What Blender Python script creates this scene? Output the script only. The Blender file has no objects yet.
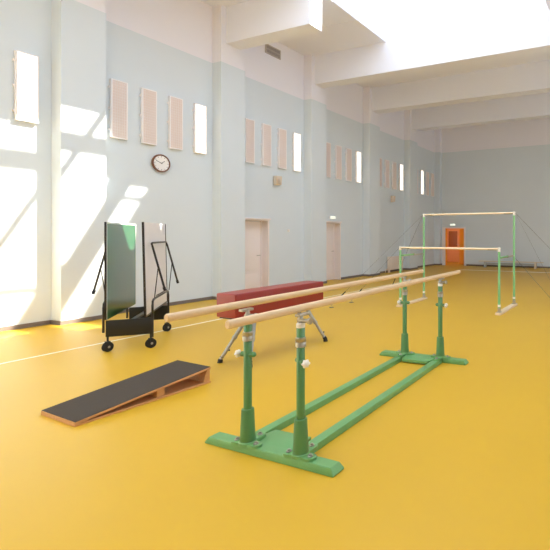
import bpy, bmesh, math, random
from mathutils import Vector, Matrix
random.seed(4)
S = bpy.context.scene
COL = S.collection
PI = math.pi

# ------------------------------------------------------------------ materials
def lin(c):
    out = []
    for v in c:
        v /= 255.0
        out.append(v / 12.92 if v <= 0.04045 else ((v + 0.055) / 1.055) ** 2.4)
    return (*out, 1.0)

def mat(name, rgb, rough=0.5, metal=0.0, var=0.0, scale=8.0, bump=0.0, bscale=60.0, coat=0.0, spec=0.5):
    m = bpy.data.materials.new(name)
    m.use_nodes = True
    nt = m.node_tree
    p = nt.nodes['Principled BSDF']
    p.inputs['Roughness'].default_value = rough
    p.inputs['Metallic'].default_value = metal
    p.inputs['Specular IOR Level'].default_value = spec
    p.inputs['Coat Weight'].default_value = coat
    p.inputs['Coat Roughness'].default_value = 0.15
    c = lin(rgb)
    tc = nt.nodes.new('ShaderNodeTexCoord')
    nz = nt.nodes.new('ShaderNodeTexNoise')
    nz.inputs['Scale'].default_value = scale
    nz.inputs['Detail'].default_value = 4
    nt.links.new(tc.outputs['Object'], nz.inputs['Vector'])
    mx = nt.nodes.new('ShaderNodeMix'); mx.data_type = 'RGBA'
    mx.inputs['A'].default_value = [x * (1 - var) for x in c[:3]] + [1]
    mx.inputs['B'].default_value = [min(1, x * (1 + var)) for x in c[:3]] + [1]
    nt.links.new(nz.outputs['Fac'], mx.inputs['Factor'])
    nt.links.new(mx.outputs['Result'], p.inputs['Base Color'])
    if bump:
        nb = nt.nodes.new('ShaderNodeTexNoise'); nb.inputs['Scale'].default_value = bscale
        nb.inputs['Detail'].default_value = 3
        nt.links.new(tc.outputs['Object'], nb.inputs['Vector'])
        b = nt.nodes.new('ShaderNodeBump'); b.inputs['Strength'].default_value = bump
        b.inputs['Distance'].default_value = 0.01
        nt.links.new(nb.outputs['Fac'], b.inputs['Height'])
        nt.links.new(b.outputs['Normal'], p.inputs['Normal'])
    return m

def wood(name, c1, c2, rough=0.4, axis='Y', scale=3.0):
    m = bpy.data.materials.new(name); m.use_nodes = True
    nt = m.node_tree; p = nt.nodes['Principled BSDF']
    p.inputs['Roughness'].default_value = rough
    tc = nt.nodes.new('ShaderNodeTexCoord')
    mp = nt.nodes.new('ShaderNodeMapping')
    sc = {'X': (1, 18, 18), 'Y': (18, 1, 18), 'Z': (18, 18, 1)}[axis]
    mp.inputs['Scale'].default_value = sc
    nt.links.new(tc.outputs['Object'], mp.inputs['Vector'])
    nz = nt.nodes.new('ShaderNodeTexNoise'); nz.inputs['Scale'].default_value = scale
    nz.inputs['Detail'].default_value = 6
    nt.links.new(mp.outputs['Vector'], nz.inputs['Vector'])
    mx = nt.nodes.new('ShaderNodeMix'); mx.data_type = 'RGBA'
    mx.inputs['A'].default_value = lin(c1); mx.inputs['B'].default_value = lin(c2)
    nt.links.new(nz.outputs['Fac'], mx.inputs['Factor'])
    nt.links.new(mx.outputs['Result'], p.inputs['Base Color'])
    return m

def emit(name, rgb, strength):
    m = bpy.data.materials.new(name); m.use_nodes = True
    p = m.node_tree.nodes['Principled BSDF']
    p.inputs['Base Color'].default_value = lin(rgb)
    p.inputs['Emission Color'].default_value = lin(rgb)
    p.inputs['Emission Strength'].default_value = strength
    return m

def glass(name):
    m = bpy.data.materials.new(name); m.use_nodes = True
    nt = m.node_tree; nt.nodes.remove(nt.nodes['Principled BSDF'])
    out = nt.nodes['Material Output']
    tr = nt.nodes.new('ShaderNodeBsdfTransparent'); tr.inputs['Color'].default_value = (.95, .96, .95, 1)
    gl = nt.nodes.new('ShaderNodeBsdfGlossy'); gl.inputs['Roughness'].default_value = 0.02
    mx = nt.nodes.new('ShaderNodeMixShader'); mx.inputs['Fac'].default_value = 0.06
    nt.links.new(tr.outputs[0], mx.inputs[1]); nt.links.new(gl.outputs[0], mx.inputs[2])
    nt.links.new(mx.outputs[0], out.inputs['Surface'])
    return m

def opal(name):
    m = bpy.data.materials.new(name); m.use_nodes = True
    nt = m.node_tree; nt.nodes.remove(nt.nodes['Principled BSDF'])
    out = nt.nodes['Material Output']
    tr = nt.nodes.new('ShaderNodeBsdfTranslucent'); tr.inputs['Color'].default_value = (.36, .38, .40, 1)
    nt.links.new(tr.outputs[0], out.inputs['Surface'])
    return m

PAINT_Z = 5.79
def wall_paint(name, low, high):
    m = mat(name, low, 0.75, var=0.02, scale=1.5, bump=0.02, bscale=120, spec=0.3)
    nt = m.node_tree; p = nt.nodes['Principled BSDF']
    src = p.inputs['Base Color'].links[0].from_socket
    g = nt.nodes.new('ShaderNodeNewGeometry'); sx = nt.nodes.new('ShaderNodeSeparateXYZ')
    nt.links.new(g.outputs['Position'], sx.inputs[0])
    gt = nt.nodes.new('ShaderNodeMath'); gt.operation = 'GREATER_THAN'; gt.inputs[1].default_value = PAINT_Z
    nt.links.new(sx.outputs['Z'], gt.inputs[0])
    mx = nt.nodes.new('ShaderNodeMix'); mx.data_type = 'RGBA'
    nt.links.new(gt.outputs[0], mx.inputs['Factor'])
    nt.links.new(src, mx.inputs['A']); mx.inputs['B'].default_value = lin(high)
    nt.links.new(mx.outputs['Result'], p.inputs['Base Color'])
    return m

M = dict(
    wall=wall_paint('two_tone_wall_paint', (216, 223, 227), (236, 233, 238)),
    white=mat('white_ceiling_paint', (232, 233, 242), 0.8, var=0.015, scale=1.2, spec=0.3),
    jamb=mat('door_reveal_paint', (236, 226, 222), 0.6),
    floor=mat('yellow_sports_floor', (211, 166, 45), 0.42, var=0.04, scale=0.7, bump=0.015, bscale=25, spec=0.28),
    line=mat('white_line_paint', (245, 236, 205), 0.4),
    base=mat('grey_brown_skirting', (120, 108, 102), 0.5),
    green=mat('green_enamel', (78, 130, 76), 0.35, var=0.04, scale=12, coat=0.3),
    green_light=mat('green_base_enamel', (106, 160, 96), 0.38, var=0.06, scale=9, coat=0.25),
    apple=mat('apple_green_enamel', (126, 188, 124), 0.35, var=0.04, coat=0.3),
    steel=mat('brushed_steel', (176, 170, 160), 0.35, 0.85, var=0.05),
    dark_steel=mat('dark_bolt_steel', (90, 86, 80), 0.4, 0.8),
    knobw=mat('white_plastic', (238, 232, 224), 0.4),
    rail=wood('pale_beech', (212, 176, 134), (230, 200, 160), 0.38, 'Y'),
    barw=wood('pale_beech_bar', (240, 218, 180), (250, 232, 198), 0.4, 'X'),
    plank=wood('pale_plank', (226, 198, 160), (240, 218, 186), 0.45, 'Y'),
    plywood=wood('birch_plywood', (190, 130, 78), (222, 168, 112), 0.45, 'Y'),
    carpet=mat('dark_grey_carpet', (80, 71, 62), 0.95, var=0.25, scale=160, bump=0.4, bscale=350, spec=0.15),
    red=mat('red_leather', (146, 40, 34), 0.36, var=0.06, scale=14, bump=0.06, bscale=90),
    grey_leg=mat('grey_painted_steel', (168, 166, 164), 0.35, 0.5),
    rubber=mat('black_rubber', (28, 26, 26), 0.7),
    black=mat('black_powder_coat', (22, 21, 21), 0.45),
    blackt=mat('black_tube_enamel', (38, 33, 31), 0.35),
    board=mat('green_table_top', (50, 112, 74), 0.45, var=0.04, scale=4, spec=0.5, coat=1.0),
    under=mat('grey_laminate', (234, 230, 230), 0.6, var=0.02),
    edge=mat('white_edge_line', (238, 238, 232), 0.5),
    lampbox=mat('white_lamp_housing', (246, 240, 238), 0.5),
    lampoff=mat('unlit_diffuser', (232, 216, 208), 0.55),
    lampon=emit('glowing_diffuser', (255, 250, 240), 2.2),
    guard=mat('lamp_guard_wire', (240, 232, 228), 0.45, 0.1),
    signlit=emit('lit_exit_sign', (246, 250, 236), 1.6),
    signgreen=emit('green_sign_symbol', (60, 170, 90), 0.8),
    door=mat('white_door_paint', (240, 230, 226), 0.5, var=0.01),
    beige=mat('beige_speaker_fabric', (222, 206, 186), 0.8, bump=0.2, bscale=400),
    brown=mat('dark_brown_plastic', (110, 66, 40), 0.35),
    clockface=mat('white_clock_face', (244, 240, 236), 0.5),
    radi=mat('cream_radiator_enamel', (234, 220, 206), 0.4),
    vent=mat('vent_grey', (190, 180, 172), 0.5),
    ventdark=mat('vent_shadow_grey', (120, 112, 108), 0.7),
    orange=mat('orange_wall_paint', (250, 182, 70), 0.6, var=0.03),
    peach=mat('peach_wall_paint', (240, 172, 110), 0.6, var=0.03),
    brownwood=wood('brown_door_wood', (150, 92, 36), (172, 108, 46), 0.45, 'Z'),
    benchw=wood('bench_wood', (206, 190, 164), (220, 206, 182), 0.5, 'X'),
    benchd=mat('bench_grey_frame', (176, 178, 174), 0.5),
    glass=glass('clear_glass'),
    frame=mat('white_window_frame', (226, 222, 216), 0.5),
    outer=mat('added_block_render', (224, 220, 214), 0.85),
    cable=mat('steel_cable', (112, 112, 106), 0.45, 0.6),
)

M['opal'] = opal('opal_fill_glazing')

# ------------------------------------------------------------------ mesh builder
class MB:
    def __init__(s): s.bm = bmesh.new()
    def _new(s, verts, mi):
        for f in {f for v in verts for f in v.link_faces}: f.material_index = mi
    def box(s, x0, x1, y0, y1, z0, z1, bev=0.0, mi=0, mtx=None, seg=2):
        r = bmesh.ops.create_cube(s.bm, size=1)
        vs = r['verts']
        for v in vs:
            v.co = Vector(((x0 + x1) / 2 + v.co.x * (x1 - x0), (y0 + y1) / 2 + v.co.y * (y1 - y0), (z0 + z1) / 2 + v.co.z * (z1 - z0)))
        if mtx is not None:
            for v in vs: v.co = mtx @ v.co
        s._new(vs, mi)
        if bev > 0:
            es = list({e for v in vs for e in v.link_edges})
            bmesh.ops.bevel(s.bm, geom=es, offset=bev, segments=seg, profile=0.6, affect='EDGES', material=-1)
        return s
    def tube(s, p0, p1, r0, r1=None, seg=16, mi=0, sx=1.0, up=None):
        p0, p1 = Vector(p0), Vector(p1); r1 = r0 if r1 is None else r1
        return s.path([p0, p1], [r0, r1], seg, mi, sx)
    def path(s, pts, r, seg=12, mi=0, sx=1.0):
        pts = [Vector(p) for p in pts]
        rs = r if isinstance(r, (list, tuple)) else [r] * len(pts)
        rings = []
        for i, p in enumerate(pts):
            a = (pts[i] - pts[i - 1]).normalized() if i > 0 else None
            b = (pts[i + 1] - pts[i]).normalized() if i < len(pts) - 1 else None
            d = (a + b).normalized() if a is not None and b is not None else (a or b)
            ref = Vector((0, 0, 1)) if abs(d.z) < 0.9 else Vector((1, 0, 0))
            u = d.cross(ref).normalized(); w = u.cross(d).normalized()
            rings.append([s.bm.verts.new(p + (u * math.cos(2 * PI * k / seg) * sx + w * math.sin(2 * PI * k / seg)) * rs[i]) for k in range(seg)])
        fs = []
        for i in range(len(rings) - 1):
            for k in range(seg):
                fs.append(s.bm.faces.new((rings[i][k], rings[i][(k + 1) % seg], rings[i + 1][(k + 1) % seg], rings[i + 1][k])))
        fs.append(s.bm.faces.new(list(reversed(rings[0])))); fs.append(s.bm.faces.new(rings[-1]))
        for f in fs: f.material_index = mi
        return s
    def lathe(s, prof, axis_p=(0, 0, 0), axis='Z', seg=24, mi=0):
        ap = Vector(axis_p); rings = []
        for (r, h) in prof:
            ring = []
            for k in range(seg):
                c, n = math.cos(2 * PI * k / seg) * r, math.sin(2 * PI * k / seg) * r
                co = {'Z': (c, n, h), 'X': (h, c, n), 'Y': (n, h, c)}[axis]
                ring.append(s.bm.verts.new(ap + Vector(co)))
            rings.append(ring)
        fs = []
        for i in range(len(rings) - 1):
            for k in range(seg):
                fs.append(s.bm.faces.new((rings[i][k], rings[i][(k + 1) % seg], rings[i + 1][(k + 1) % seg], rings[i + 1][k])))
        if prof[0][0] > 1e-6: fs.append(s.bm.faces.new(list(reversed(rings[0]))))
        if prof[-1][0] > 1e-6: fs.append(s.bm.faces.new(rings[-1]))
        for f in fs: f.material_index = mi
        return s
    def ball(s, c, r, mi=0, sc=(1, 1, 1)):
        q = bmesh.ops.create_uvsphere(s.bm, u_segments=16, v_segments=10, radius=r)
        for v in q['verts']: v.co = Vector((v.co.x * sc[0], v.co.y * sc[1], v.co.z * sc[2])) + Vector(c)
        s._new(q['verts'], mi); return s
    def prism(s, poly, axis, a, b, mi=0, bev=0.0):
        """poly of 2-D points extruded along axis ('X','Y' or 'Z') from a to b"""
        def P(p, h): return {'X': (h, p[0], p[1]), 'Y': (p[0], h, p[1]), 'Z': (p[0], p[1], h)}[axis]
        A = [s.bm.verts.new(P(p, a)) for p in poly]; B = [s.bm.verts.new(P(p, b)) for p in poly]
        n = len(poly); fs = [s.bm.faces.new(A), s.bm.faces.new(list(reversed(B)))]
        for k in range(n): fs.append(s.bm.faces.new((A[k], B[k], B[(k + 1) % n], A[(k + 1) % n])))
        for f in fs: f.material_index = mi
        if bev > 0:
            es = list({e for v in A + B for e in v.link_edges})
            bmesh.ops.bevel(s.bm, geom=es, offset=bev, segments=2, profile=0.6, affect='EDGES', material=-1)
        return s
    def quad(s, pts, mi=0):
        f = s.bm.faces.new([s.bm.verts.new(p) for p in pts]); f.material_index = mi; return s
    def build(s, name, mats, parent=None, loc=None, smooth=True, label=None):
        bmesh.ops.recalc_face_normals(s.bm, faces=s.bm.faces)
        me = bpy.data.meshes.new(name); s.bm.to_mesh(me); s.bm.free()
        for m in (mats if isinstance(mats, (list, tuple)) else [mats]): me.materials.append(m)
        if smooth:
            for p in me.polygons: p.use_smooth = True
            try: me.set_sharp_from_angle(angle=math.radians(35))
            except Exception: pass
        o = bpy.data.objects.new(name, me); COL.objects.link(o)
        if parent is not None: o.parent = parent
        if loc is not None: o.location = loc
        if label: o['label'] = label
        return o

def thing(name, label, cat, loc=(0, 0, 0), rz=0.0, group=None):
    o = bpy.data.objects.new(name, None); COL.objects.link(o)
    o.empty_display_size = 0.1
    o.location = loc; o.rotation_euler = (0, 0, rz)
    o['label'] = label; o['category'] = cat
    if group: o['group'] = group
    return o

def tag(o, label, cat, group=None, kind=None):
    o['label'] = label; o['category'] = cat
    if group: o['group'] = group
    if kind: o['kind'] = kind
    return o

def struct(o, label, cat):
    return tag(o, label, cat, kind='structure')

# ------------------------------------------------------------------ room dimensions (metres)
WX = -9.6            # face of the left wall between the pilasters
PX = -9.3            # face of the pilasters
RX = 3.0             # right wall
NY = -5.0            # near wall, behind the viewer
FY = 20.4            # far wall
CZ = 7.17            # ceiling
BZ = 6.28            # underside of the beams
PIL = [1.52 + 3.17 * k for k in range(-2, 6)]     # centres of pilasters and beams
SX0, SX1 = -6.72, -2.02                            # skylight
SY0, SY1 = -4.2, 10.84

# floor
o = MB().box(WX - .3, RX + .3, NY - .3, FY, -.2, 0).build('floor', M['floor'], smooth=False)
struct(o, 'glossy yellow sports floor across the hall', 'floor')
# lines
o = MB().box(-7.255, -7.205, NY + .3, 18.1, 0.0, 0.0025).build('trim_1', M['line'], smooth=False)
struct(o, 'white painted line running along the left wall on the yellow floor', 'floor line')
o = MB().box(-7.205, 1.2, 17.95, 18.12, 0.0, 0.0025).build('trim_2', M['line'], smooth=False)
struct(o, 'white painted line crossing the floor before the far bench', 'floor line')

# left wall with two door openings
D1 = (8.27, 9.3); D2 = (11.47, 12.52); DZ = 2.0
b = MB()
yy = [NY - .3, D1[0], D1[1], D2[0], D2[1], FY + .3]
for i in (0, 2, 4): b.box(WX - .3, WX, yy[i], yy[i + 1], 0, CZ + .3)
for i in (1, 3): b.box(WX - .3, WX, yy[i], yy[i + 1], DZ, CZ + .3)
for d in (D1, D2): b.box(WX - .42, WX - .3, d[0] - .1, d[1] + .1, 0, DZ + .1)  # backing added behind the doors to stop sky light leaking through gaps
o = b.build('wall_left', M['wall'], smooth=False)
struct(o, 'pale blue left wall with cream band above', 'wall')
# far wall with the doorway
FD = (-9.11, -8.04); FDZ = 1.90
b = MB().box(WX, FD[0], FY, FY + .25, 0, CZ + .3).box(FD[1], RX, FY, FY + .25, 0, CZ + .3).box(FD[0], FD[1], FY, FY + .25, FDZ, CZ + .3)
o = b.build('wall_far', M['wall'], smooth=False)
struct(o, 'pale blue far end wall behind the bench', 'wall')
FILL_WIN = [(-3.5 + 3.17 * k, -1.2 + 3.17 * k) for k in range(2, 7)]; RZ = (1.3, 4.6)  # unseen windows added to the right wall for fill light
b = MB()
ys_ = [NY - .3] + [v for w in FILL_WIN for v in w] + [FY + .3]
for i in range(0, len(ys_), 2): b.box(RX, RX + .3, ys_[i], ys_[i + 1], 0, CZ + .3)
for w in FILL_WIN: b.box(RX, RX + .3, w[0], w[1], 0, RZ[0]).box(RX, RX + .3, w[0], w[1], RZ[1], CZ + .3)
o = b.build('wall_right', M['wall'], smooth=False)
struct(o, 'pale blue right wall outside the picture', 'wall')
# near wall with three windows
WIN = []; WZ = (2.2, 5.4)
b = MB()
xs = [WX] + [v for w in WIN for v in w] + [RX]
for i in range(0, len(xs), 2): b.box(xs[i], xs[i + 1], NY - .3, NY, 0, CZ + .3)
for w in WIN:
    b.box(w[0], w[1], NY - .3, NY, 0, WZ[0]); b.box(w[0], w[1], NY - .3, NY, WZ[1], CZ + .3)
o = b.build('wall_near', M['wall'], smooth=False)
struct(o, 'pale blue near wall behind the viewer', 'wall')
for i, w in enumerate(WIN):
    b = MB()
    for a0, a1 in ((w[0], w[0] + .07), (w[1] - .07, w[1]), ((w[0] + w[1]) / 2 - .035, (w[0] + w[1]) / 2 + .035)):
        b.box(a0, a1, NY - .2, NY - .12, WZ[0], WZ[1])
    for z0 in (WZ[0], (WZ[0] + WZ[1]) / 2 - .035, WZ[1] - .07): b.box(w[0], w[1], NY - .2, NY - .12, z0, z0 + .07)
    f = b.build('window_%d' % (i + 1), M['frame'], smooth=False)
    struct(f, ['tall window behind the viewer at the left', 'tall window behind the viewer in the middle', 'tall window behind the viewer at the right'][i], 'window')
    MB().box(w[0] + .05, w[1] - .05, NY - .165, NY - .155, WZ[0] + .05, WZ[1] - .05).build('pane', M['glass'], f, smooth=False)

rl = ['first', 'second', 'third', 'fourth', 'fifth', 'sixth', 'seventh']
for i, w in enumerate(FILL_WIN):
    b = MB()
    for a0 in (w[0], (w[0] + w[1]) / 2 - .03, w[1] - .06): b.box(RX + .12, RX + .2, a0, a0 + .06, RZ[0], RZ[1])
    for z0 in (RZ[0], 3.4, RZ[1] - .06): b.box(RX + .12, RX + .2, w[0], w[1], z0, z0 + .06)
    f = b.build('window_%d' % (i + 3), M['frame'], smooth=False)
    struct(f, 'unseen tall window added to the right wall for fill light, %s from the near end' % rl[i], 'window')
    MB().box(RX + .155, RX + .165, w[0] + .04, w[1] - .04, RZ[0] + .04, RZ[1] - .04).build('pane', M['glass'], f, smooth=False)
o = MB().box(RX + .3, RX + 4.2, NY - .3, FY + 5, RZ[1] + .1, RZ[1] + .3).build('added_canopy', M['outer'], smooth=False)  # unseen slab added to block the sun from the added windows
struct(o, 'unseen deep canopy added to keep sun out of the right wall windows', 'canopy')

# pilasters
plab = ['pale blue pilaster at the near wall behind the viewer', 'pale blue pilaster just behind the viewer', 'pale blue pilaster outside the left edge of the picture',
        'broad pale blue pilaster left of the folded table, catching the sun',
        'pale blue pilaster between the wall clock and the first white door', 'pale blue pilaster between the two white doors',
        'pale blue pilaster between the second white door and the radiator', 'pale blue pilaster right of the radiator']
for i, c in enumerate(PIL):
    if c < NY or c + .35 > FY: continue
    o = MB().box(WX, PX, c - .35, c + .35, 0, CZ).build('pilaster', M['wall'], smooth=False)
    struct(o, plab[i], 'pilaster')
o = MB().box(WX, PX, 20.16, FY, 0, CZ).build('pilaster', M['wall'], smooth=False)
struct(o, 'narrow pale blue pilaster in the far left corner', 'pilaster')

# ceiling round the skylight
b = MB()
OX0, OX1 = -1.35, 2.45
b.box(WX, SX0, NY, FY, CZ, CZ + .25).box(OX1, RX, NY, FY, CZ, CZ + .25)
b.box(SX1, OX0, SY0, SY1, CZ, CZ + .25)
b.box(SX0, OX1, SY1, FY, CZ, CZ + .25).box(SX0, OX1, NY, SY0, CZ, CZ + .25)
o = b.build('ceiling', M['white'], smooth=False); struct(o, 'white ceiling around the skylight opening', 'ceiling')
o = MB().box(WX + .02, SX0 - .01, 9.40, 9.43, CZ - .012, CZ).build('trim_3', M['white'], smooth=False)
struct(o, 'thin joint strip across the white ceiling before the long beam', 'ceiling trim')
# beams
blab = ['short cream beam at the near wall behind the viewer', 'short cream beam just behind the viewer', 'short cream beam above the viewer, out of the picture',
        'short cream beam above the sunlit pilaster, out of the picture', 'short cream beam stub ending at the bright skylight beside the air vent',
        'long white ceiling beam bounding the bright skylight', 'middle one of the white beams beyond the skylight', 'farthest white ceiling beam near the end wall']
for i, c in enumerate(PIL):
    if c < NY or c > FY - .3: continue
    b = MB()
    if c + .21 < SY1 - .1:
        b.box(WX, SX0, c - .21, c + .21, BZ, CZ)
        b.box(SX1, OX0, c - .21, c + .21, BZ, CZ)
        b.box(OX1, RX, c - .21, c + .21, BZ, CZ)
    else:
        b.box(WX, RX, c - .21, c + .21, BZ, CZ)
    o = b.build('ceiling_beam', M['white'], smooth=False)
    struct(o, blab[i], 'beam')

# skylight: curb, glazing bars, glass
GZ = 8.30
b = MB()
b.box(SX0 - .15, SX0, SY0 - .15, SY1 + .15, CZ + .25, GZ + .06).box(SX1, SX1 + .15, SY0 - .15, SY1 + .15, CZ + .25, GZ + .06)
b.box(SX0, SX1, SY0 - .15, SY0, CZ + .25, GZ + .06).box(SX0, SX1, SY1, SY1 + .15, CZ + .25, GZ + .06)
sk = b.build('window_1', M['white'], smooth=False)
struct(sk, 'long bright skylight in the ceiling ending at the long beam', 'skylight')
b = MB()
bars = [(8.52, .42), (7.39, .10), (6.06, .1), (4.74, .1), (3.42, .1), (2.10, .1), (.78, .1), (-.54, .1), (-1.86, .1), (-3.18, .1), (10.2, .1)]
for y, w in bars: b.box(SX0, SX1, y - w / 2, y + w / 2, GZ - .06, GZ + .0)
b.box(-5.50, -5.26, SY0, 8.52, GZ - .05, GZ + .012)
b.box(SX0, -5.50, 7.86, 8.33, GZ - .05, GZ + .0)
b.box(-5.01, -4.95, 8.66, SY1, GZ - .05, GZ + .0)
b.box(-3.69, -3.63, SY0, 8.33, GZ - .05, GZ + .012)
b.build('glazing_bars', M['white'], sk, smooth=False)
MB().box(SX0, SX1, SY0, SY1, GZ + .02, GZ + .03).build('pane', M['glass'], sk, smooth=False)
# unseen opal skylight added over the right half for soft fill light
OX0, OX1, OZ = -1.35, 2.45, CZ + .42
b = MB()
b.box(OX0 - .15, OX0, SY0 - .15, SY1 + .15, CZ + .25, OZ + .06).box(OX1, OX1 + .15, SY0 - .15, SY1 + .15, CZ + .25, OZ + .06)
b.box(OX0, OX1, SY0 - .15, SY0, CZ + .25, OZ + .06).box(OX0, OX1, SY1, SY1 + .15, CZ + .25, OZ + .06)
sk2 = b.build('window_2', M['white'], smooth=False)
struct(sk2, 'unseen opal skylight added above the right half of the hall for fill light', 'skylight')
b = MB()
for k in range(11): b.box(OX0, OX1, SY0 + 1.3 + k * 1.3 - .04, SY0 + 1.3 + k * 1.3 + .04, OZ - .06, OZ)
b.build('glazing_bars', M['white'], sk2, smooth=False)
MB().box(OX0, OX1, SY0, SY1, OZ + .02, OZ + .025).build('fill_pane', M['opal'], sk2, smooth=False)
# unseen block added above the far half to limit where the sun falls
o = MB().box(WX - .3, RX + .3, 10.99 + .0, FY + .3, CZ + .3, 11.81).build('added_storey_block', M['outer'], smooth=False)
struct(o, 'unseen storey block added beyond the skylight to cut off the sun', 'wall')

# baseboards
b = MB(); zt = .075
segs = []
cur = NY
for c in PIL:
    if c < NY or c + .35 > FY: continue
    segs.append((cur, c - .35)); cur = c + .35
segs.append((cur, 20.16))
for a, e in segs:
    cuts = [(a, e)]
    for d in (D1, D2):
        new = []
        for (p, q) in cuts:
            if d[0] >= p - .2 and d[1] <= q + .01: new += [(p, d[0]), (d[1], q)]
            else: new.append((p, q))
        cuts = new
    for p, q in cuts:
        if q - p > .01: b.box(WX, WX + .015, p, q, 0, zt)
for c in PIL:
    if c < NY or c + .35 > FY: continue
    b.box(PX, PX + .015, c - .365, c + .365, 0, zt)
    b.box(WX + .015, PX, c - .365, c - .35, 0, zt); b.box(WX + .015, PX, c + .35, c + .365, 0, zt)
b.box(PX, PX + .015, 20.145, FY, 0, zt); b.box(WX + .015, PX, 20.145, 20.16, 0, zt)
o = b.build('baseboard_left', M['base'], smooth=False); struct(o, 'grey brown baseboard along the left wall and its pilasters', 'baseboard')
o = MB().box(PX + .015, FD[0] - .11, FY - .015, FY, 0, zt).box(FD[1] + .11, RX, FY - .015, FY, 0, zt).build('baseboard_far', M['base'], smooth=False)
struct(o, 'grey brown baseboard along the far wall', 'baseboard')

# white doors in the left wall
def left_door(n, d, label):
    y0, y1 = d
    t = thing('door_%d' % n, label, 'door', (WX, (y0 + y1) / 2, 0)); t['kind'] = 'structure'
    h = (y1 - y0) / 2; XI = -.25
    b = MB().box(XI - .04, XI, -h + .05, h - .05, 0.005, DZ - .05, bev=.004)
    for z0, z1 in ((.12, .50), (.60, DZ - .17)):
        b.box(XI - .001, XI + .012, -h + .17, h - .17, z0, z1, bev=.008)
    leaf = b.build('door_leaf', M['door'], t)
    b = MB().box(XI - .05, -.001, -h, -h + .04, 0, DZ).box(XI - .05, -.001, h - .04, h, 0, DZ).box(XI - .05, -.001, -h + .04, h - .04, DZ - .04, DZ)
    b.box(XI - .05, XI + .02, h - .085, h - .04, 0, DZ - .04).box(XI - .05, XI + .02, -h + .04, -h + .085, 0, DZ - .04)
    b.build('door_frame', M['jamb'], t, smooth=False)
    MB().box(.0, .045, -h - .0, h + .015, DZ, DZ + .035, bev=.004).build('lintel_strip', M['jamb'], t)
    b = MB().tube((XI, h - .14, 1.0), (XI + .05, h - .14, 1.0), .009).tube((XI + .05, h - .13, 1.0), (XI + .05, h - .25, 1.0), .009)
    b.build('handle', M['steel'], leaf)
    return t
left_door(1, D1, 'white panelled door in the left wall behind the red vaulting horse')
left_door(2, D2, 'white panelled door farther along the left wall under the small exit sign')

# ------------------------------------------------------------------ far doorway and corridor
t = thing('door_3', 'open doorway in the far wall with orange corridor beyond', 'doorway', ((FD[0] + FD[1]) / 2, FY, 0)); t['kind'] = 'structure'
h = (FD[1] - FD[0]) / 2
b = MB().box(-h - .15, -h + .012, -.03, .03, 0, FDZ + .05).box(h - .012, h + .06, -.03, .03, 0, FDZ + .05).box(-h + .012, h - .012, -.03, .03, FDZ - .012, FDZ + .05)
fr = b.build('door_frame', M['jamb'], t, smooth=False)
b = MB().box(-h - .0, -h + .012, .03, .26, 0, FDZ).box(h - .012, h + .0, .03, .26, 0, FDZ).box(-h + .012, h - .012, .03, .26, FDZ - .012, FDZ)
b.build('lining', M['orange'], t, smooth=False, label='orange lining of the doorway')
mo = Matrix.Translation((h - .03, .28, 0)) @ Matrix.Rotation(math.radians(41), 4, 'Z')
b = MB().box(-.022, .022, 0, .96, .012, FDZ - .03, bev=.004); b.bm.transform(mo)
lf = b.build('door_leaf', M['orange'], t, label='orange door leaf swung half open into the corridor')
b = MB().tube((-.022, .88, 1.0), (-.07, .88, 1.0), .01).tube((-.07, .89, 1.0), (-.07, .77, 1.0), .01); b.bm.transform(mo)
b.build('handle', M['steel'], lf)
CY0, CY1, CX0, CX1 = FY + .25, FY + 2.6, -10.2, -7.2
b = MB().box(CX0 - .1, CX0, CY0, CY1, 0, 2.6).box(CX1, CX1 + .1, CY0, CY1, 0, 2.6).box(CX0 - .1, CX1 + .1, CY1, CY1 + .1, 0, 2.6)
o = b.build('wall_corridor', M['orange'], smooth=False); struct(o, 'orange corridor wall seen through the far doorway', 'wall')
o = MB().box(CX0 - .1, CX1 + .1, CY0, CY1 + .1, 2.6, 2.7).build('ceiling_corridor', M['white'], smooth=False); struct(o, 'corridor ceiling beyond the far doorway', 'ceiling')
o = MB().box(CX0 - .1, CX1 + .1, FY, CY1 + .1, -.2, -.001).build('floor_corridor', M['floor'], smooth=False); struct(o, 'yellow corridor floor beyond the far doorway', 'floor')
t = thing('door_4', 'peach corridor door with a dark upper pane seen through the far doorway', 'door', (-9.74, CY1, 0)); t['kind'] = 'structure'
dl = MB().box(-.42, .42, -.06, -.0, 0.01, 1.98, bev=.004).build('door_leaf', M['peach'], t)
MB().box(-.27, .27, -.075, -.06, .88, 1.76, bev=.003).build('dark_pane', M['brownwood'], dl, label='dark brown upper pane')
MB().tube((.34, -.06, 1.0), (.34, -.1, 1.0), .01).tube((.34, -.1, 1.0), (.24, -.1, 1.0), .01).build('handle', M['steel'], dl)
t = thing('added_corridor_lamp', 'unseen round lamp added to light the corridor beyond the far doorway', 'lamp', (-8.7, FY + 1.4, 2.6))  # lamp added out of view to brighten the corridor
MB().lathe([(.16, 0), (.16, -.03), (.15, -.04)]).build('base', M['lampbox'], t)
MB().lathe([(.14, -.035), (.13, -.07), (.08, -.095), (0, -.1)]).build('fill_dome', emit('corridor_fill_glow', (255, 232, 196), 55.0), t)

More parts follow.
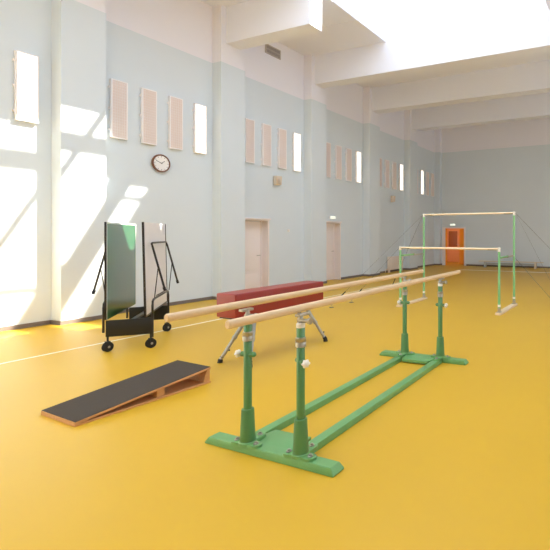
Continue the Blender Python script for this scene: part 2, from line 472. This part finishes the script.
# ------------------------------------------------------------------ wall lamps
def make_lamp(lit):
    t = thing('wall_lamp', '', 'wall lamp', (0, 0, 0))
    W, H, D = .15, .58, .075
    b = MB()
    b.box(0.012, D - .012, -W, W, -H, H, bev=.006)
    b.build('housing', M['lampbox'], t)
    b = MB()
    for a in (-W, W - .022): b.box(D - .014, D, a, a + .022, -H, H, bev=.003)
    for a in (-H, H - .022): b.box(D - .014, D, -W + .022, W - .022, a, a + .022, bev=.003)
    b.build('frame', M['lampbox'], t)
    MB().box(D - .02, D - .007, -W + .02, W - .02, -H + .02, H - .02).build('diffuser', M['lampon' if lit else 'lampoff'], t, smooth=False)
    b = MB()
    for k in range(1, 6): y = -W + .022 + k * (2 * W - .044) / 6; b.box(D - .003, D + .003, y - .0022, y + .0022, -H + .015, H - .015)
    for k in range(1, 21): z = -H + k * 2 * H / 21; b.box(D - .002, D + .004, -W + .015, W - .015, z - .0022, z + .0022)
    b.build('wire_guard', M['guard'], t, smooth=False)
    for z in (-.42, 0, .42):
        MB().box(0, .03, -W - .022, -W + .002, z - .02, z + .02, bev=.003).build('bracket', M['lampbox'], t)
    return t
proto = {True: make_lamp(True), False: make_lamp(False)}
used = set()
bays = [(0, [3], [3], 'high on the left wall left of the broad sunlit pilaster'),
        (1, [0, 1, 2, 3], [3], 'of the four above the wall clock'),
        (2, [0, 1, 2, 3], [3], 'of the four above the first white door'),
        (3, [0, 1, 2, 3], [3], 'of the four above the second white door'),
        (4, [0, 1, 2, 3], [3], 'of the four above the cream radiator'),
        (5, [0, 1, 2, 3], [1], 'of the four nearest the far corner')]
names = ['leftmost', 'second from left', 'third from left', 'rightmost']
OFF = [-.87, -.29, .29, .88]
for bay, idx, lits, where in bays:
    cy = PIL[2] + 1.585 + 3.17 * bay
    for k in idx:
        lit = k in lits
        p = proto[lit]
        if lit in used:
            r = p.copy(); COL.objects.link(r)
            for ch in p.children:
                c = ch.copy(); COL.objects.link(c); c.parent = r
        else:
            r = p; used.add(lit)
        r.location = (WX, cy + OFF[k], 4.085)
        st = 'glowing white' if lit else 'unlit pale'
        if bay == 0: r['label'] = st + ' wall lamp panel ' + where
        else: r['label'] = '%s wall lamp panel, %s %s' % (st, names[k], where)
        r['group'] = 'caged lamp panels on the left wall'

# ------------------------------------------------------------------ small wall things
t = thing('wall_clock', 'round brown-rimmed wall clock beside the sunlit streaks', 'clock', (WX, 6.245, 3.14))
MB().lathe([(.0, 0.002), (.185, .002), (.195, .02), (.195, .05), (.185, .065), (.168, .06), (.163, .045), (.0, .045)], axis='X', seg=48).build('rim', M['brown'], t)
face = MB().lathe([(.0, .045), (.166, .045), (.166, .049), (0, .05)], axis='X', seg=48).build('dial', M['clockface'], t)
b = MB()
for k in range(12):
    a = k * PI / 6
    b.box(.05, .053, -.004, .004, .13, .155, mtx=Matrix.Rotation(a, 4, 'X'))
b.build('hour_marks', M['dark_steel'], face, smooth=False)
for nm, a, L in (('hour_hand', -.9, .085), ('minute_hand', 1.2, .125)):
    MB().box(.052, .056, -.005, .005, -.02, L, mtx=Matrix.Rotation(a, 4, 'X')).build(nm, M['dark_steel'], t, smooth=False)

def speaker(y, z, label):
    t = thing('wall_speaker', label, 'speaker', (WX, y, z), group='beige loudspeakers on the left wall')
    MB().prism([(.03, -.13), (.14, -.11), (.16, .13), (.03, .13)], 'Y', -.1, .1, bev=.008).build('cabinet', M['beige'], t)
    b = MB()
    for k in range(8): b.box(.148, .162, -.08, .08, -.075 + k * .024, -.063 + k * .024)
    b.build('grille', M['beige'], t, smooth=False)
    MB().box(0, .05, -.03, .03, -.05, .05, bev=.004).build('bracket', M['dark_steel'], t)
speaker(9.52, 3.13, 'small beige wall speaker above the first white door')
speaker(15.9, 3.08, 'small beige wall speaker above the cream radiator')

def exit_sign(loc, rz, label):
    t = thing('exit_sign', label, 'exit sign', loc, rz, group='lit exit signs above doors')
    MB().box(0, .05, -.13, .13, -.045, .045, bev=.006).build('housing', M['lampbox'], t)
    f = MB().box(.05, .054, -.12, .12, -.036, .036).build('sign_face', M['signlit'], t, smooth=False)
    return t, f
t, f = exit_sign((WX, 12.02, 2.16), 0, 'small lit exit sign above the second white door')
def arrow(parent):
    MB().box(.0545, .057, -.07, .0, -.009, .009).prism([(.0, -.028), (.05, 0), (.0, .028)], 'X', .0545, .057).build('arrow_mark', M['signgreen'], parent, smooth=False)
arrow(f)
t, f = exit_sign((-8.66, FY, 2.07), -PI / 2, 'small lit exit sign above the open orange doorway')
arrow(f)

t = thing('light_switch', 'small white switch on the left wall right of the first door', 'switch', (WX, 10.03, 1.7))
MB().box(0, .012, -.04, .04, -.04, .04, bev=.003).build('plate', M['knobw'], t)
MB().box(.011, .02, -.018, .018, -.028, .028, bev=.003).build('rocker', M['knobw'], t)

t = thing('air_vent', 'slatted air vent high on the cream wall beside the beam stub', 'vent', (WX, 9.42, 6.81))
b = MB()
for a in (-.28, .255): b.box(0, .03, a, a + .025, -.13, .13)
for a in (-.13, -.012, .105): b.box(0, .03, -.255, .255, a, a + .025)
b.build('frame', M['vent'], t, smooth=False)
MB().box(0.001, .006, -.25, .25, -.12, .12).build('backing', M['ventdark'], t, smooth=False)
b = MB()
for k in range(9):
    z = -.1 + k * .025
    b.box(.008, .026, -.25, .25, z - .004, z + .004, mtx=None)
b.build('slats', M['vent'], t, smooth=False)

# radiator: fins are its pattern
t = thing('radiator', 'cream ribbed radiator on the left wall below a beige speaker', 'radiator', (WX + .01, 16.06, 0))
b = MB()
for k in range(12):
    y = -.55 + k * .1
    b.box(.05, .15, y - .038, y + .038, .1, .66, bev=.015)
b.box(.07, .13, -.56, .56, .13, .18).box(.07, .13, -.56, .56, .58, .63)
b.build('fins', M['radi'], t)
b = MB().tube((.1, -.58, .155), (.1, -.78, .155), .014).tube((.1, -.78, .155), (.1, -.78, .0), .014)
b.build('pipe', M['radi'], t)
for y in (-.4, .4): MB().box(0, .06, y - .02, y + .02, .5, .58).build('bracket', M['radi'], t, smooth=False)
MB().box(.06, .14, .48, .54, 0, .105).box(.06, .14, -.54, -.48, 0, .105).build('foot', M['radi'], t, smooth=False)

# gym bench by the far wall
t = thing('gym_bench', 'long low wooden bench against the far wall', 'bench', (-5.5, 19.85, 0), math.radians(-1.0))
MB().box(-1.55, 1.55, -.13, .13, .275, .31, bev=.006).build('seat', M['benchw'], t)
for x in (-1.25, 1.2):
    b = MB().prism([(-.15, 0), (.15, 0), (.10, .275), (-.10, .275)], 'X', x - .03, x + .03)
    b.build('leg', M['benchd'] if x < 0 else M['benchw'], t, smooth=False)
MB().box(-1.22, 1.17, -.03, .03, .13, .23).build('stretcher', M['benchd'], t, smooth=False)

def star_knob(c, d):
    b = MB()
    q = bmesh.ops.create_uvsphere(b.bm, u_segments=36, v_segments=12, radius=1)
    for v in q['verts']:
        a = math.atan2(v.co.y, v.co.x); f = 1 + .13 * math.cos(6 * a)
        v.co = Vector((v.co.x * .028 * f, v.co.y * .028 * f, v.co.z * .019))
    b.bm.transform(Matrix.Translation(c) @ d.to_track_quat('Z', 'Y').to_matrix().to_4x4())
    return b

# ------------------------------------------------------------------ parallel bars
t = thing('parallel_bars', 'green framed parallel bars with two long pale wooden rails', 'parallel bars', (-2.497, 3.68, 0), math.radians(1.4))
PW, PY = .25, 1.255
BH = .052
for sy in (-1, 1):
    b = MB()
    yc = sy * 1.28
    # chamfered crossbar: trapezoid profile with sloped ends
    b_rot = Matrix.Translation((0, yc, 0)) @ Matrix.Rotation(math.radians(-1.6 if sy < 0 else 0), 4, 'Z') @ Matrix.Translation((.024 if sy < 0 else 0, -yc - (.025 if sy < 0 else 0), 0))
    L0, L1, w0, w1 = .606, .574, .060, .047
    def ring(L, w, z): return [(-L, yc - w, z), (L, yc - w, z), (L, yc + w, z), (-L, yc + w, z)]
    lv = [ring(L0 - .002, w0 - .002, 0), ring(L0, w0, .012), ring(L1, w1, BH)]
    V = [[b.bm.verts.new(p) for p in r] for r in lv]
    b.bm.faces.new(list(reversed(V[0]))); b.bm.faces.new(V[-1])
    for i in range(2):
        for k in range(4): b.bm.faces.new((V[i][k], V[i][(k + 1) % 4], V[i + 1][(k + 1) % 4], V[i + 1][k]))
    bmesh.ops.bevel(b.bm, geom=list(b.bm.edges), offset=.003, segments=2, affect='EDGES')
    b.bm.transform(b_rot)
    b.build('crossbar', M['green_light'], t)
    # plate between the side beams, inward of the crossbar
    yi, yo = (yc - sy * (.04 if sy > 0 else .015)), (yc - sy * .23)
    b = MB().prism([(-.215, yi), (.215, yi), (.175, yo), (-.175, yo)], 'Z', .012, BH - .002, bev=.004)
    b.build('gusset_plate', M['green_light'], t)
for sx in (-1, 1):
    b = MB()
    x = sx * PW
    prof = [(x - .047, .0), (x + .047, .0), (x + .042, BH), (x - .042, BH)]
    b.prism(prof, 'Y', -1.225, 1.225, bev=.003)
    b.build('side_beam', M['green_light'], t)
for sx in (-1, 1):
    for sy in (-1, 1):
        x, y = sx * PW + ((.062 if sx < 0 else .050) if sy < 0 else .006), (PY if sy > 0 else -1.31)
        lobes = [(-.092, sy * .012), (.092, sy * .012), (0, -sy * .115)]
        b = MB()
        for lx, ly in lobes:
            n = Vector((-ly, lx, 0)).normalized() * .042
            d = Vector((lx, ly, 0)).normalized()
            poly = [(x + n.x, y + n.y)]
            a0 = math.atan2(n.y, n.x)
            pts = []
            for k in range(9):
                a = a0 - PI * k / 8
                pts.append((x + lx + .042 * math.cos(a), y + ly + .042 * math.sin(a)))
            pts.append((x - n.x, y - n.y)); pts = [(x + n.x, y + n.y)] + pts
            b.prism(pts, 'Z', BH - .001, BH + .018 + .0008 * len(b.bm.verts) / 100)
        b.lathe([(.062, BH), (.062, BH + .022), (.052, BH + .032), (.046, BH + .034)], (x, y, 0), seg=24)
        fl = b.build('flange', M['green_light'], t)
        for lx, ly in lobes:
            b = MB().lathe([(.019, BH + .016), (.019, BH + .024), (.017, BH + .026), (.0, BH + .026)], (x + lx, y + ly, 0), seg=16)
            b.lathe([(.011, BH + .025), (.011, BH + .036), (.0, BH + .037)], (x + lx, y + ly, 0), seg=6)
            b.build('bolt', M['steel'], fl)
        MB().lathe([(.057, BH + .02), (.052, .12), (.044, .305), (.042, .312), (.030, .314)], (x, y, 0)).build('sleeve', M['green'], t)
        post = MB().lathe([(.0285, .29), (.0285, .948), (.026, .952), (.0, .952)], (x, y, 0)).build('post', M['green'], t)
        MB().lathe([(.030, .812), (.036, .815), (.036, .845), (.034, .848), (.036, .851), (.036, .878), (.030, .882)], (x, y, 0)).build('collar', M['steel'], post)
        # clamp screw with a white knob, green boss opposite
        if sy < 0 and sx > 0: d = Vector((.9, -.436, 0))
        else: d = Vector((sx, -.15, 0)).normalized()
        c = Vector((x, y, .712))
        kn = MB().tube(c + d * .04, c + d * .07, .009).build('clamp_screw', M['steel'], post)
        star_knob(c + d * .084, d).build('clamp_knob', M['knobw'], post, label='white clamp knob')
        MB().tube(c + d * .05, c - d * .05, .019, .020).ball(c - d * .05, .019).build('clamp_boss', M['green'], post)
        # rail support head
        b = MB().lathe([(.0, .948), (.030, .948), (.030, .975), (.024, .98), (.0, .98)], (x, y, 0))
        b.build('post_cap', M['knobw'], post)
        b = MB().lathe([(.0, .978), (.016, .978), (.016, 1.02), (.012, 1.03), (.012, 1.05), (.0, 1.05)], (x, y, 0))
        b.tube((x - .02, y, .997), (x + .085, y, .997), .015).tube((x + .07, y, .997), (x + .086, y, .997), .023)
        b.box(x - .022 + sx * .015, x + .022 + sx * .015, y - .05, y + .05, 1.03, 1.049, bev=.004)
        b.build('rail_bracket', M['steel'], t)
for sx in (-1, 1):
    x = .274 if sx > 0 else -.252
    y0, y1 = (-1.89, 1.88) if sx > 0 else (-1.88, 1.80)
    b = MB().path([(x, y0, 1.076), (x, y0 + .004, 1.076), (x, y0 + .012, 1.076), (x, y1 - .012, 1.076), (x, y1 - .004, 1.076), (x, y1, 1.076)], [.021, .0255, .027, .027, .0255, .021], seg=24, sx=.82)
    b.build('rail', M['rail'], t)

# ------------------------------------------------------------------ uneven bars
ub = thing('uneven_bars', 'green uneven bars with two pale wooden bars held by steel cables', 'uneven bars', (-3.694, 8.9, 0), math.radians(-2.0))
HW, HD = 1.145, .58
ZL, ZH = 1.30, 2.07
for sx in (-1, 1):
    x = sx * HW
    b = MB().box(-.058, .058, -.665, .665, 0.0, .045, bev=.006)
    b.bm.transform(Matrix.Translation((x + .022, 0, 0)) @ Matrix.Rotation(math.radians(2.2), 4, 'Z'))
    b.build('base_plank', M['plank'], ub)
    for sy, zt in ((-1, ZL), (1, ZH)):
        y = sy * HD; x = sx * HW + (.048 if sy < 0 else 0)
        p = MB().lathe([(.026, .05), (.026, .62), (.024, .63), (.024, zt - .05), (.0, zt - .05)], (x, y, 0), seg=16).build('post', M['apple'], ub)
        MB().box(x - .045, x + .045, y - .045, y + .045, .044, .06, bev=.004).lathe([(.034, .058), (.034, .13), (.028, .135)], (x, y, 0), seg=16).build('foot_socket', M['steel'], p)
        MB().lathe([(.027, .155), (.031, .155), (.031, .20), (.027, .20)], (x, y, 0), seg=16).build('collar', M['knobw'], p)
        MB().lathe([(.027, zt - .055), (.029, zt - .05), (.029, zt + .025), (.022, zt + .03), (.0, zt + .033)], (x, y, 0), seg=16).build('post_head', M['knobw'], p)
    # link arm between the posts
    x = sx * HW
    MB().tube((x + .047, -HD + .02, 1.125), (x + .022, 0.05, 1.125), .019).build('link_arm', M['apple'], ub)
    MB().tube((x + .025, -.02, 1.122), (x, HD - .02, 1.118), .013).tube((x + .023, .03, 1.125), (x + .02, .08, 1.124), .026).build('link_rod', M['steel'], ub)
for sy, z in ((-1, ZL), (1, ZH)):
    y = sy * HD
    xo = .048 if sy < 0 else 0
    bar = MB().path([(-HW + .03 + xo, y, z), (HW - .03 + xo, y, z)], .021, seg=18).build('bar', M['barw'], ub)
    for sx in (-1, 1):
        MB().tube((sx * (HW - .24) + xo, y, z - .006), (sx * (HW - .02) + xo, y, z - .006), .0205, seg=14).build('end_grip', M['steel'], bar)
# guy cables and floor anchors (local coordinates)
rot = Matrix.Rotation(math.radians(2.0), 3, 'Z')
def loc_of(X, Y): v = rot @ Vector((X + 3.694, Y - 8.9, 0)); return (v.x, v.y)
def anchor(X, Y):
    x, y = loc_of(X, Y)
    a = MB().lathe([(.05, 0), (.05, .006), (.0, .007)], (x, y, 0), seg=20).build('floor_anchor', M['dark_steel'], ub)
    MB().path([(x - .02, y, .004), (x - .02, y, .035), (x, y, .05), (x + .02, y, .035), (x + .02, y, .004)], .005, seg=8).build('ring', M['steel'], a)
    return (x, y, .045)
def cable(p, q, r=.0036):
    p, q = Vector(p), Vector(q)
    c = MB().tube(p, q, r, seg=8).build('guy_cable', M['cable'], ub)
    d = (p - q).normalized()
    MB().tube(q + d * .12, q + d * .42, .012, seg=10).build('turnbuckle', M['dark_steel'], c)
AR1, AR2 = anchor(-.8, 10.7), anchor(-1.05, 7.8)
AL1, AL2 = anchor(-6.6, 10.95), anchor(-6.13, 7.67)
AL3 = anchor(-6.15, 8.41)
for sx, a1, a2 in ((1, AR1, AR2), (-1, AL1, AL2)):
    cable((sx * (HW + .03), HD, ZH), a1)
    cable((sx * (HW + .03), HD, ZH), a2, .002)
cable((HW + .03, HD, 1.06), AR2)
cable((-HW + .02, -HD, ZL), AL3, .0025)

# ------------------------------------------------------------------ red vaulting horse
vh = thing('vaulting_horse', 'red padded vaulting horse on splayed grey steel legs', 'vaulting horse', (-4.53, 4.50, 0))
b = MB().box(-.168, .155, -.775, .795, .595, .885, bev=.022, seg=3)
body = b.build('body', M['red'], vh)
MB().box(-.155, .155, -.74, .74, .575, .603, bev=.005).build('underframe', M['black'], vh)
for y, yf in ((-.40, -.655), (.50, .72)):
    MB().box(-.14, .14, y - .03, y + .03, .548, .578, bev=.005).build('leg_bracket', M['grey_leg'], vh)
    for sx in (-1, 1):
        top = Vector((sx * .055, y, .555)); bot = Vector((sx * .25, yf, .03)); mid = top.lerp(bot, .5)
        leg = MB().tube(top, mid, .026, seg=16).tube(mid, bot, .021, seg=16).build('leg', M['grey_leg'], vh)
        d = (bot - top).normalized()
        MB().tube(mid - d * .02, mid + d * .012, .030, seg=16).build('sleeve_ring', M['grey_leg'], leg)
        MB().path([bot - d * .045, bot - d * .01, (bot.x, bot.y, 0.0)], [.027, .029, .031], seg=16).build('rubber_foot', M['rubber'], leg)
        q = top.lerp(bot, .80)
        MB().tube(q, q + Vector((0, .045 , 0)), .006, seg=8).ball(q + Vector((0, .05, 0)), .011).build('pin', M['dark_steel'], leg)

b = MB().box(-.03, .03, .79, .83, .80, .86, bev=.006)
b.build('end_fitting', M['grey_leg'], vh, label='small grey steel end fitting')

# ------------------------------------------------------------------ springboard
sb = thing('springboard', 'wedge springboard with dark grey carpet top and plywood sides', 'springboard', (-4.55, 2.71, 0), math.radians(-2.7))
W, L0, L1 = .285, -.6, .6
b = MB().prism([(L0, .0), (L1, .0), (L1, .018), (L0, .018)], 'X', -W, W, bev=.002)
b.build('base_board', M['plywood'], sb, smooth=False)
b = MB().prism([(L0, .019), (L0, .036), (L1 , .167), (L1, .149), (L0 + .12, .0305)], 'X', -W, W, bev=.0015)
top = b.build('top_board', M['plywood'], sb, smooth=False)
b = MB().prism([(L0 + .004, .0362), (L0 + .002, .0412), (L1 - .004, .1722), (L1 - .004, .1668)], 'X', -W + .004, W - .004, bev=.0015)
b.build('carpet', M['carpet'], top, smooth=False)
b = MB().prism([(L1 - .07, .0185), (L1 - .005, .0185), (L1 - .005, .1482), (L1 - .03, .1455), (L1 - .055, .09)], 'X', -W + .01, W - .01)
b.build('end_block', M['plywood'], sb, smooth=False)
b = MB().prism([(.06, .0185), (.13, .0185), (.13, .0975), (.06, .09)], 'X', -W + .02, W - .02)
b.build('wedge_block', M['plywood'], sb, smooth=False)
b = MB().box(-W + .01, W - .01, L0 + .01, L0 + .1, .0185, .0295).build('nose_block', M['plywood'], sb, smooth=False)

# ------------------------------------------------------------------ folded table tennis table
C1, C2 = Vector((-6.66, 3.60, 0)), Vector((-6.33, 3.95, 0))
Mo = (C1 + C2) / 2
tt = thing('folding_table', 'folded green table tennis table standing upright on black casters', 'table tennis table', Mo, math.atan2(C2.y - C1.y, C2.x - C1.x))
TL = 1.5; ZB, ZT = .43, 1.765
for s, XT in ((-1, -.235), (1, .205)):
    lean = 0.0 if s < 0 else math.radians(-1.2)
    xi, xo = XT - s * .009, XT + s * .009
    lm = Matrix.Translation((0, 0, ZB)) @ Matrix.Rotation(lean, 4, 'Y') @ Matrix.Translation((0, 0, -ZB))
    b = MB()
    def vquad(x, y0, y1, z0, z1, mi, bb=b):
        bb.quad([(x, y0, z0), (x, y1, z0), (x, y1, z1), (x, y0, z1)], mi)
    LW = .022
    ys = [0, LW, TL - LW, TL]; zs = [ZB, ZT - LW, ZT]
    for i in range(3):
        for k in range(2):
            vquad(xi, ys[i], ys[i + 1], zs[k], zs[k + 1], 0 if (i == 1 and k == 0) else 2)
    vquad(xo, 0, TL, ZB, ZT, 1)
    for y in (0, TL): b.quad([(xi, y, ZB), (xo, y, ZB), (xo, y, ZT), (xi, y, ZT)], 3)
    for z in (ZB, ZT): b.quad([(xi, 0, z), (xo, 0, z), (xo, TL, z), (xi, TL, z)], 3)
    bmesh.ops.remove_doubles(b.bm, verts=b.bm.verts, dist=1e-5)
    b.bm.transform(lm)
    tp = b.build('tabletop', [M['board'], M['under'], M['edge'], M['blackt']], tt, smooth=False)
    xa, xc = sorted((xo + s * .0005, xo + s * .009))
    b = MB().box(xa, xc, 0, .012, ZB, ZT).box(xa, xc, TL - .016, TL, ZB, ZT)  .box(xa, xc, .012, TL - .016, ZB, ZB + .02)
    b.bm.transform(lm)
    b.build('edge_rim', M['blackt'], tp, smooth=False)
    # folded legs: a U tube hinged near the top, its feet swung out
    x0 = XT + s * .035; y0, y1 = .22, 1.28; zc = 1.47
    xe, ze = XT + s * .20, .78
    b = MB().path([(xe, y0, ze), (x0 + s * .012, y0, zc - .05), (x0, y0 + .012, zc - .012), (x0, y0 + .05, zc), (x0, y1 - .05, zc), (x0, y1 - .012, zc - .012), (x0 + s * .012, y1, zc - .05), (xe, y1, ze)], .014, seg=10)
    lf = b.build('leg_frame', M['blackt'], tt)
    for y in (y0, y1):
        MB().tube((xe - s * .012, y, ze + .04), (xe + s * .003, y, ze - .012), .019, seg=10).build('rubber_foot', M['rubber'], lf)
    # trolley side: inverted U between the casters
    xt = -.262 if s < 0 else .295
    ya, yb = .0, 1.13
    zb_ = .26 if s < 0 else .15
    b = MB().path([(xt, ya, zb_), (xt, ya, .60), (xt, ya + .02, .65), (xt, ya + .07, .672), (xt, yb - .07, .672), (xt, yb - .02, .65), (xt, yb, .60), (xt, yb, zb_)], .0145, seg=10)
    b.build('trolley_frame', M['blackt'], tt)
    for y in (y0, y1):
        MB().path([(x0 + s * .085, y, 1.16), (xt, y - .1, .672)], .0065, seg=8).build('strut', M['blackt'], tt)
    pts = []
    for k in range(90):
        a = k * 2 * PI / 9
        pts.append((xt + .02 * math.cos(a), .3 + k * .0055, .672 + .02 * math.sin(a) + .012))
    MB().path(pts, .003, seg=6).build('spring', M['dark_steel'], tt)
    # casters
    xs_ = -.215 if s < 0 else .275
    for y in (ya, yb):
        ang = {(-1, ya): .9, (1, ya): .75, (-1, yb): .4, (1, yb): 1.0}[(s, y)]
        mr = Matrix.Translation((xs_, y, 0)) @ Matrix.Rotation(ang - PI / 2 - .1, 4, 'Z')
        c = MB().tube((0, 0, .13), (0, 0, .22), .013)
        c.box(-.03, .03, -.022, .022, .128, .14, bev=.003)
        c.box(-.03, -.024, -.02, .02, .05, .13).box(.024, .03, -.02, .02, .05, .13)
        c.bm.transform(mr)
        c = c.build('caster', M['black'], tt)
        for sg in (-1, 1):
            w = MB().lathe([(.0, sg * .008), (.05, sg * .008), (.062, sg * .011), (.065, sg * .015), (.065, sg * .020), (.058, sg * .0225), (.04, sg * .021), (.0, sg * .021)], (0, 0, .065), axis='X', seg=28)
            w.bm.transform(mr)
            w.build('wheel', M['rubber'], c)
        h_ = MB().lathe([(.0, -.034), (.010, -.033), (.016, -.031), (.016, .031), (.010, .033), (.0, .034)], (0, 0, .065), axis='X', seg=16)
        h_.bm.transform(mr)
        h_.build('hub', M['steel'], c)
for y in (-.004, 1.134):
    MB().box(-.235, .29, y - .012, y + .012, .2, .425, bev=.004).build('end_panel', M['black'], tt)
MB().box(-.03, .03, .0, 1.13, .34, .37).build('centre_tube', M['blackt'], tt, smooth=False)

# ------------------------------------------------------------------ light
w = bpy.data.worlds.new('sky'); S.world = w; w.use_nodes = True
nt = w.node_tree; bg = nt.nodes['Background']
bg.inputs['Color'].default_value = (.82, .92, 1.10, 1); bg.inputs['Strength'].default_value = 6.0
sun = bpy.data.lights.new('sun', 'SUN'); sun.energy = 34.0; sun.angle = math.radians(.6); sun.color = (1, .93, .82)
so = bpy.data.objects.new('sun', sun); COL.objects.link(so)
d = Vector((-1, -.70, -1.287)).normalized()
so.rotation_euler = d.to_track_quat('-Z', 'Y').to_euler(); so.location = (5, 12, 16)
def portal(loc, rot, sx, sy):
    l = bpy.data.lights.new('sky_portal', 'AREA'); l.shape = 'RECTANGLE'; l.size = sx; l.size_y = sy
    l.cycles.is_portal = True
    q = bpy.data.objects.new('sky_portal', l); COL.objects.link(q); q.location = loc; q.rotation_euler = rot
portal(((SX0 + SX1) / 2, (SY0 + SY1) / 2, GZ + .05), (0, 0, 0), SX1 - SX0, SY1 - SY0)
for wn in FILL_WIN: portal((RX + .32, (wn[0] + wn[1]) / 2, sum(RZ) / 2), (0, PI / 2, 0), RZ[1] - RZ[0], wn[1] - wn[0])
for wn in WIN: portal(((wn[0] + wn[1]) / 2, NY - .32, sum(WZ) / 2), (PI / 2, 0, 0), wn[1] - wn[0], WZ[1] - WZ[0])

# ------------------------------------------------------------------ camera
F, CX, HV = 434.0, 455.0, 234.0
cam = bpy.data.cameras.new('camera'); co = bpy.data.objects.new('camera', cam); COL.objects.link(co)
cam.sensor_width = 36; cam.sensor_fit = 'HORIZONTAL'; cam.lens = 36 * F / 550
cam.shift_x = -(CX - 275) / 550; cam.shift_y = -(275 - HV) / 550
cam.clip_start = .05; cam.clip_end = 200
co.location = (0, 0, 1.6)
co.rotation_euler = (PI / 2, 0, math.atan2(.3867, .9222))
S.camera = co
S.view_settings.view_transform = 'Standard'; S.view_settings.look = 'None'
S.view_settings.gamma = 1; S.view_settings.use_curve_mapping = False
S.view_settings.exposure = -0.56
S.cycles.use_denoising = True
S.cycles.max_bounces = 16; S.cycles.diffuse_bounces = 10
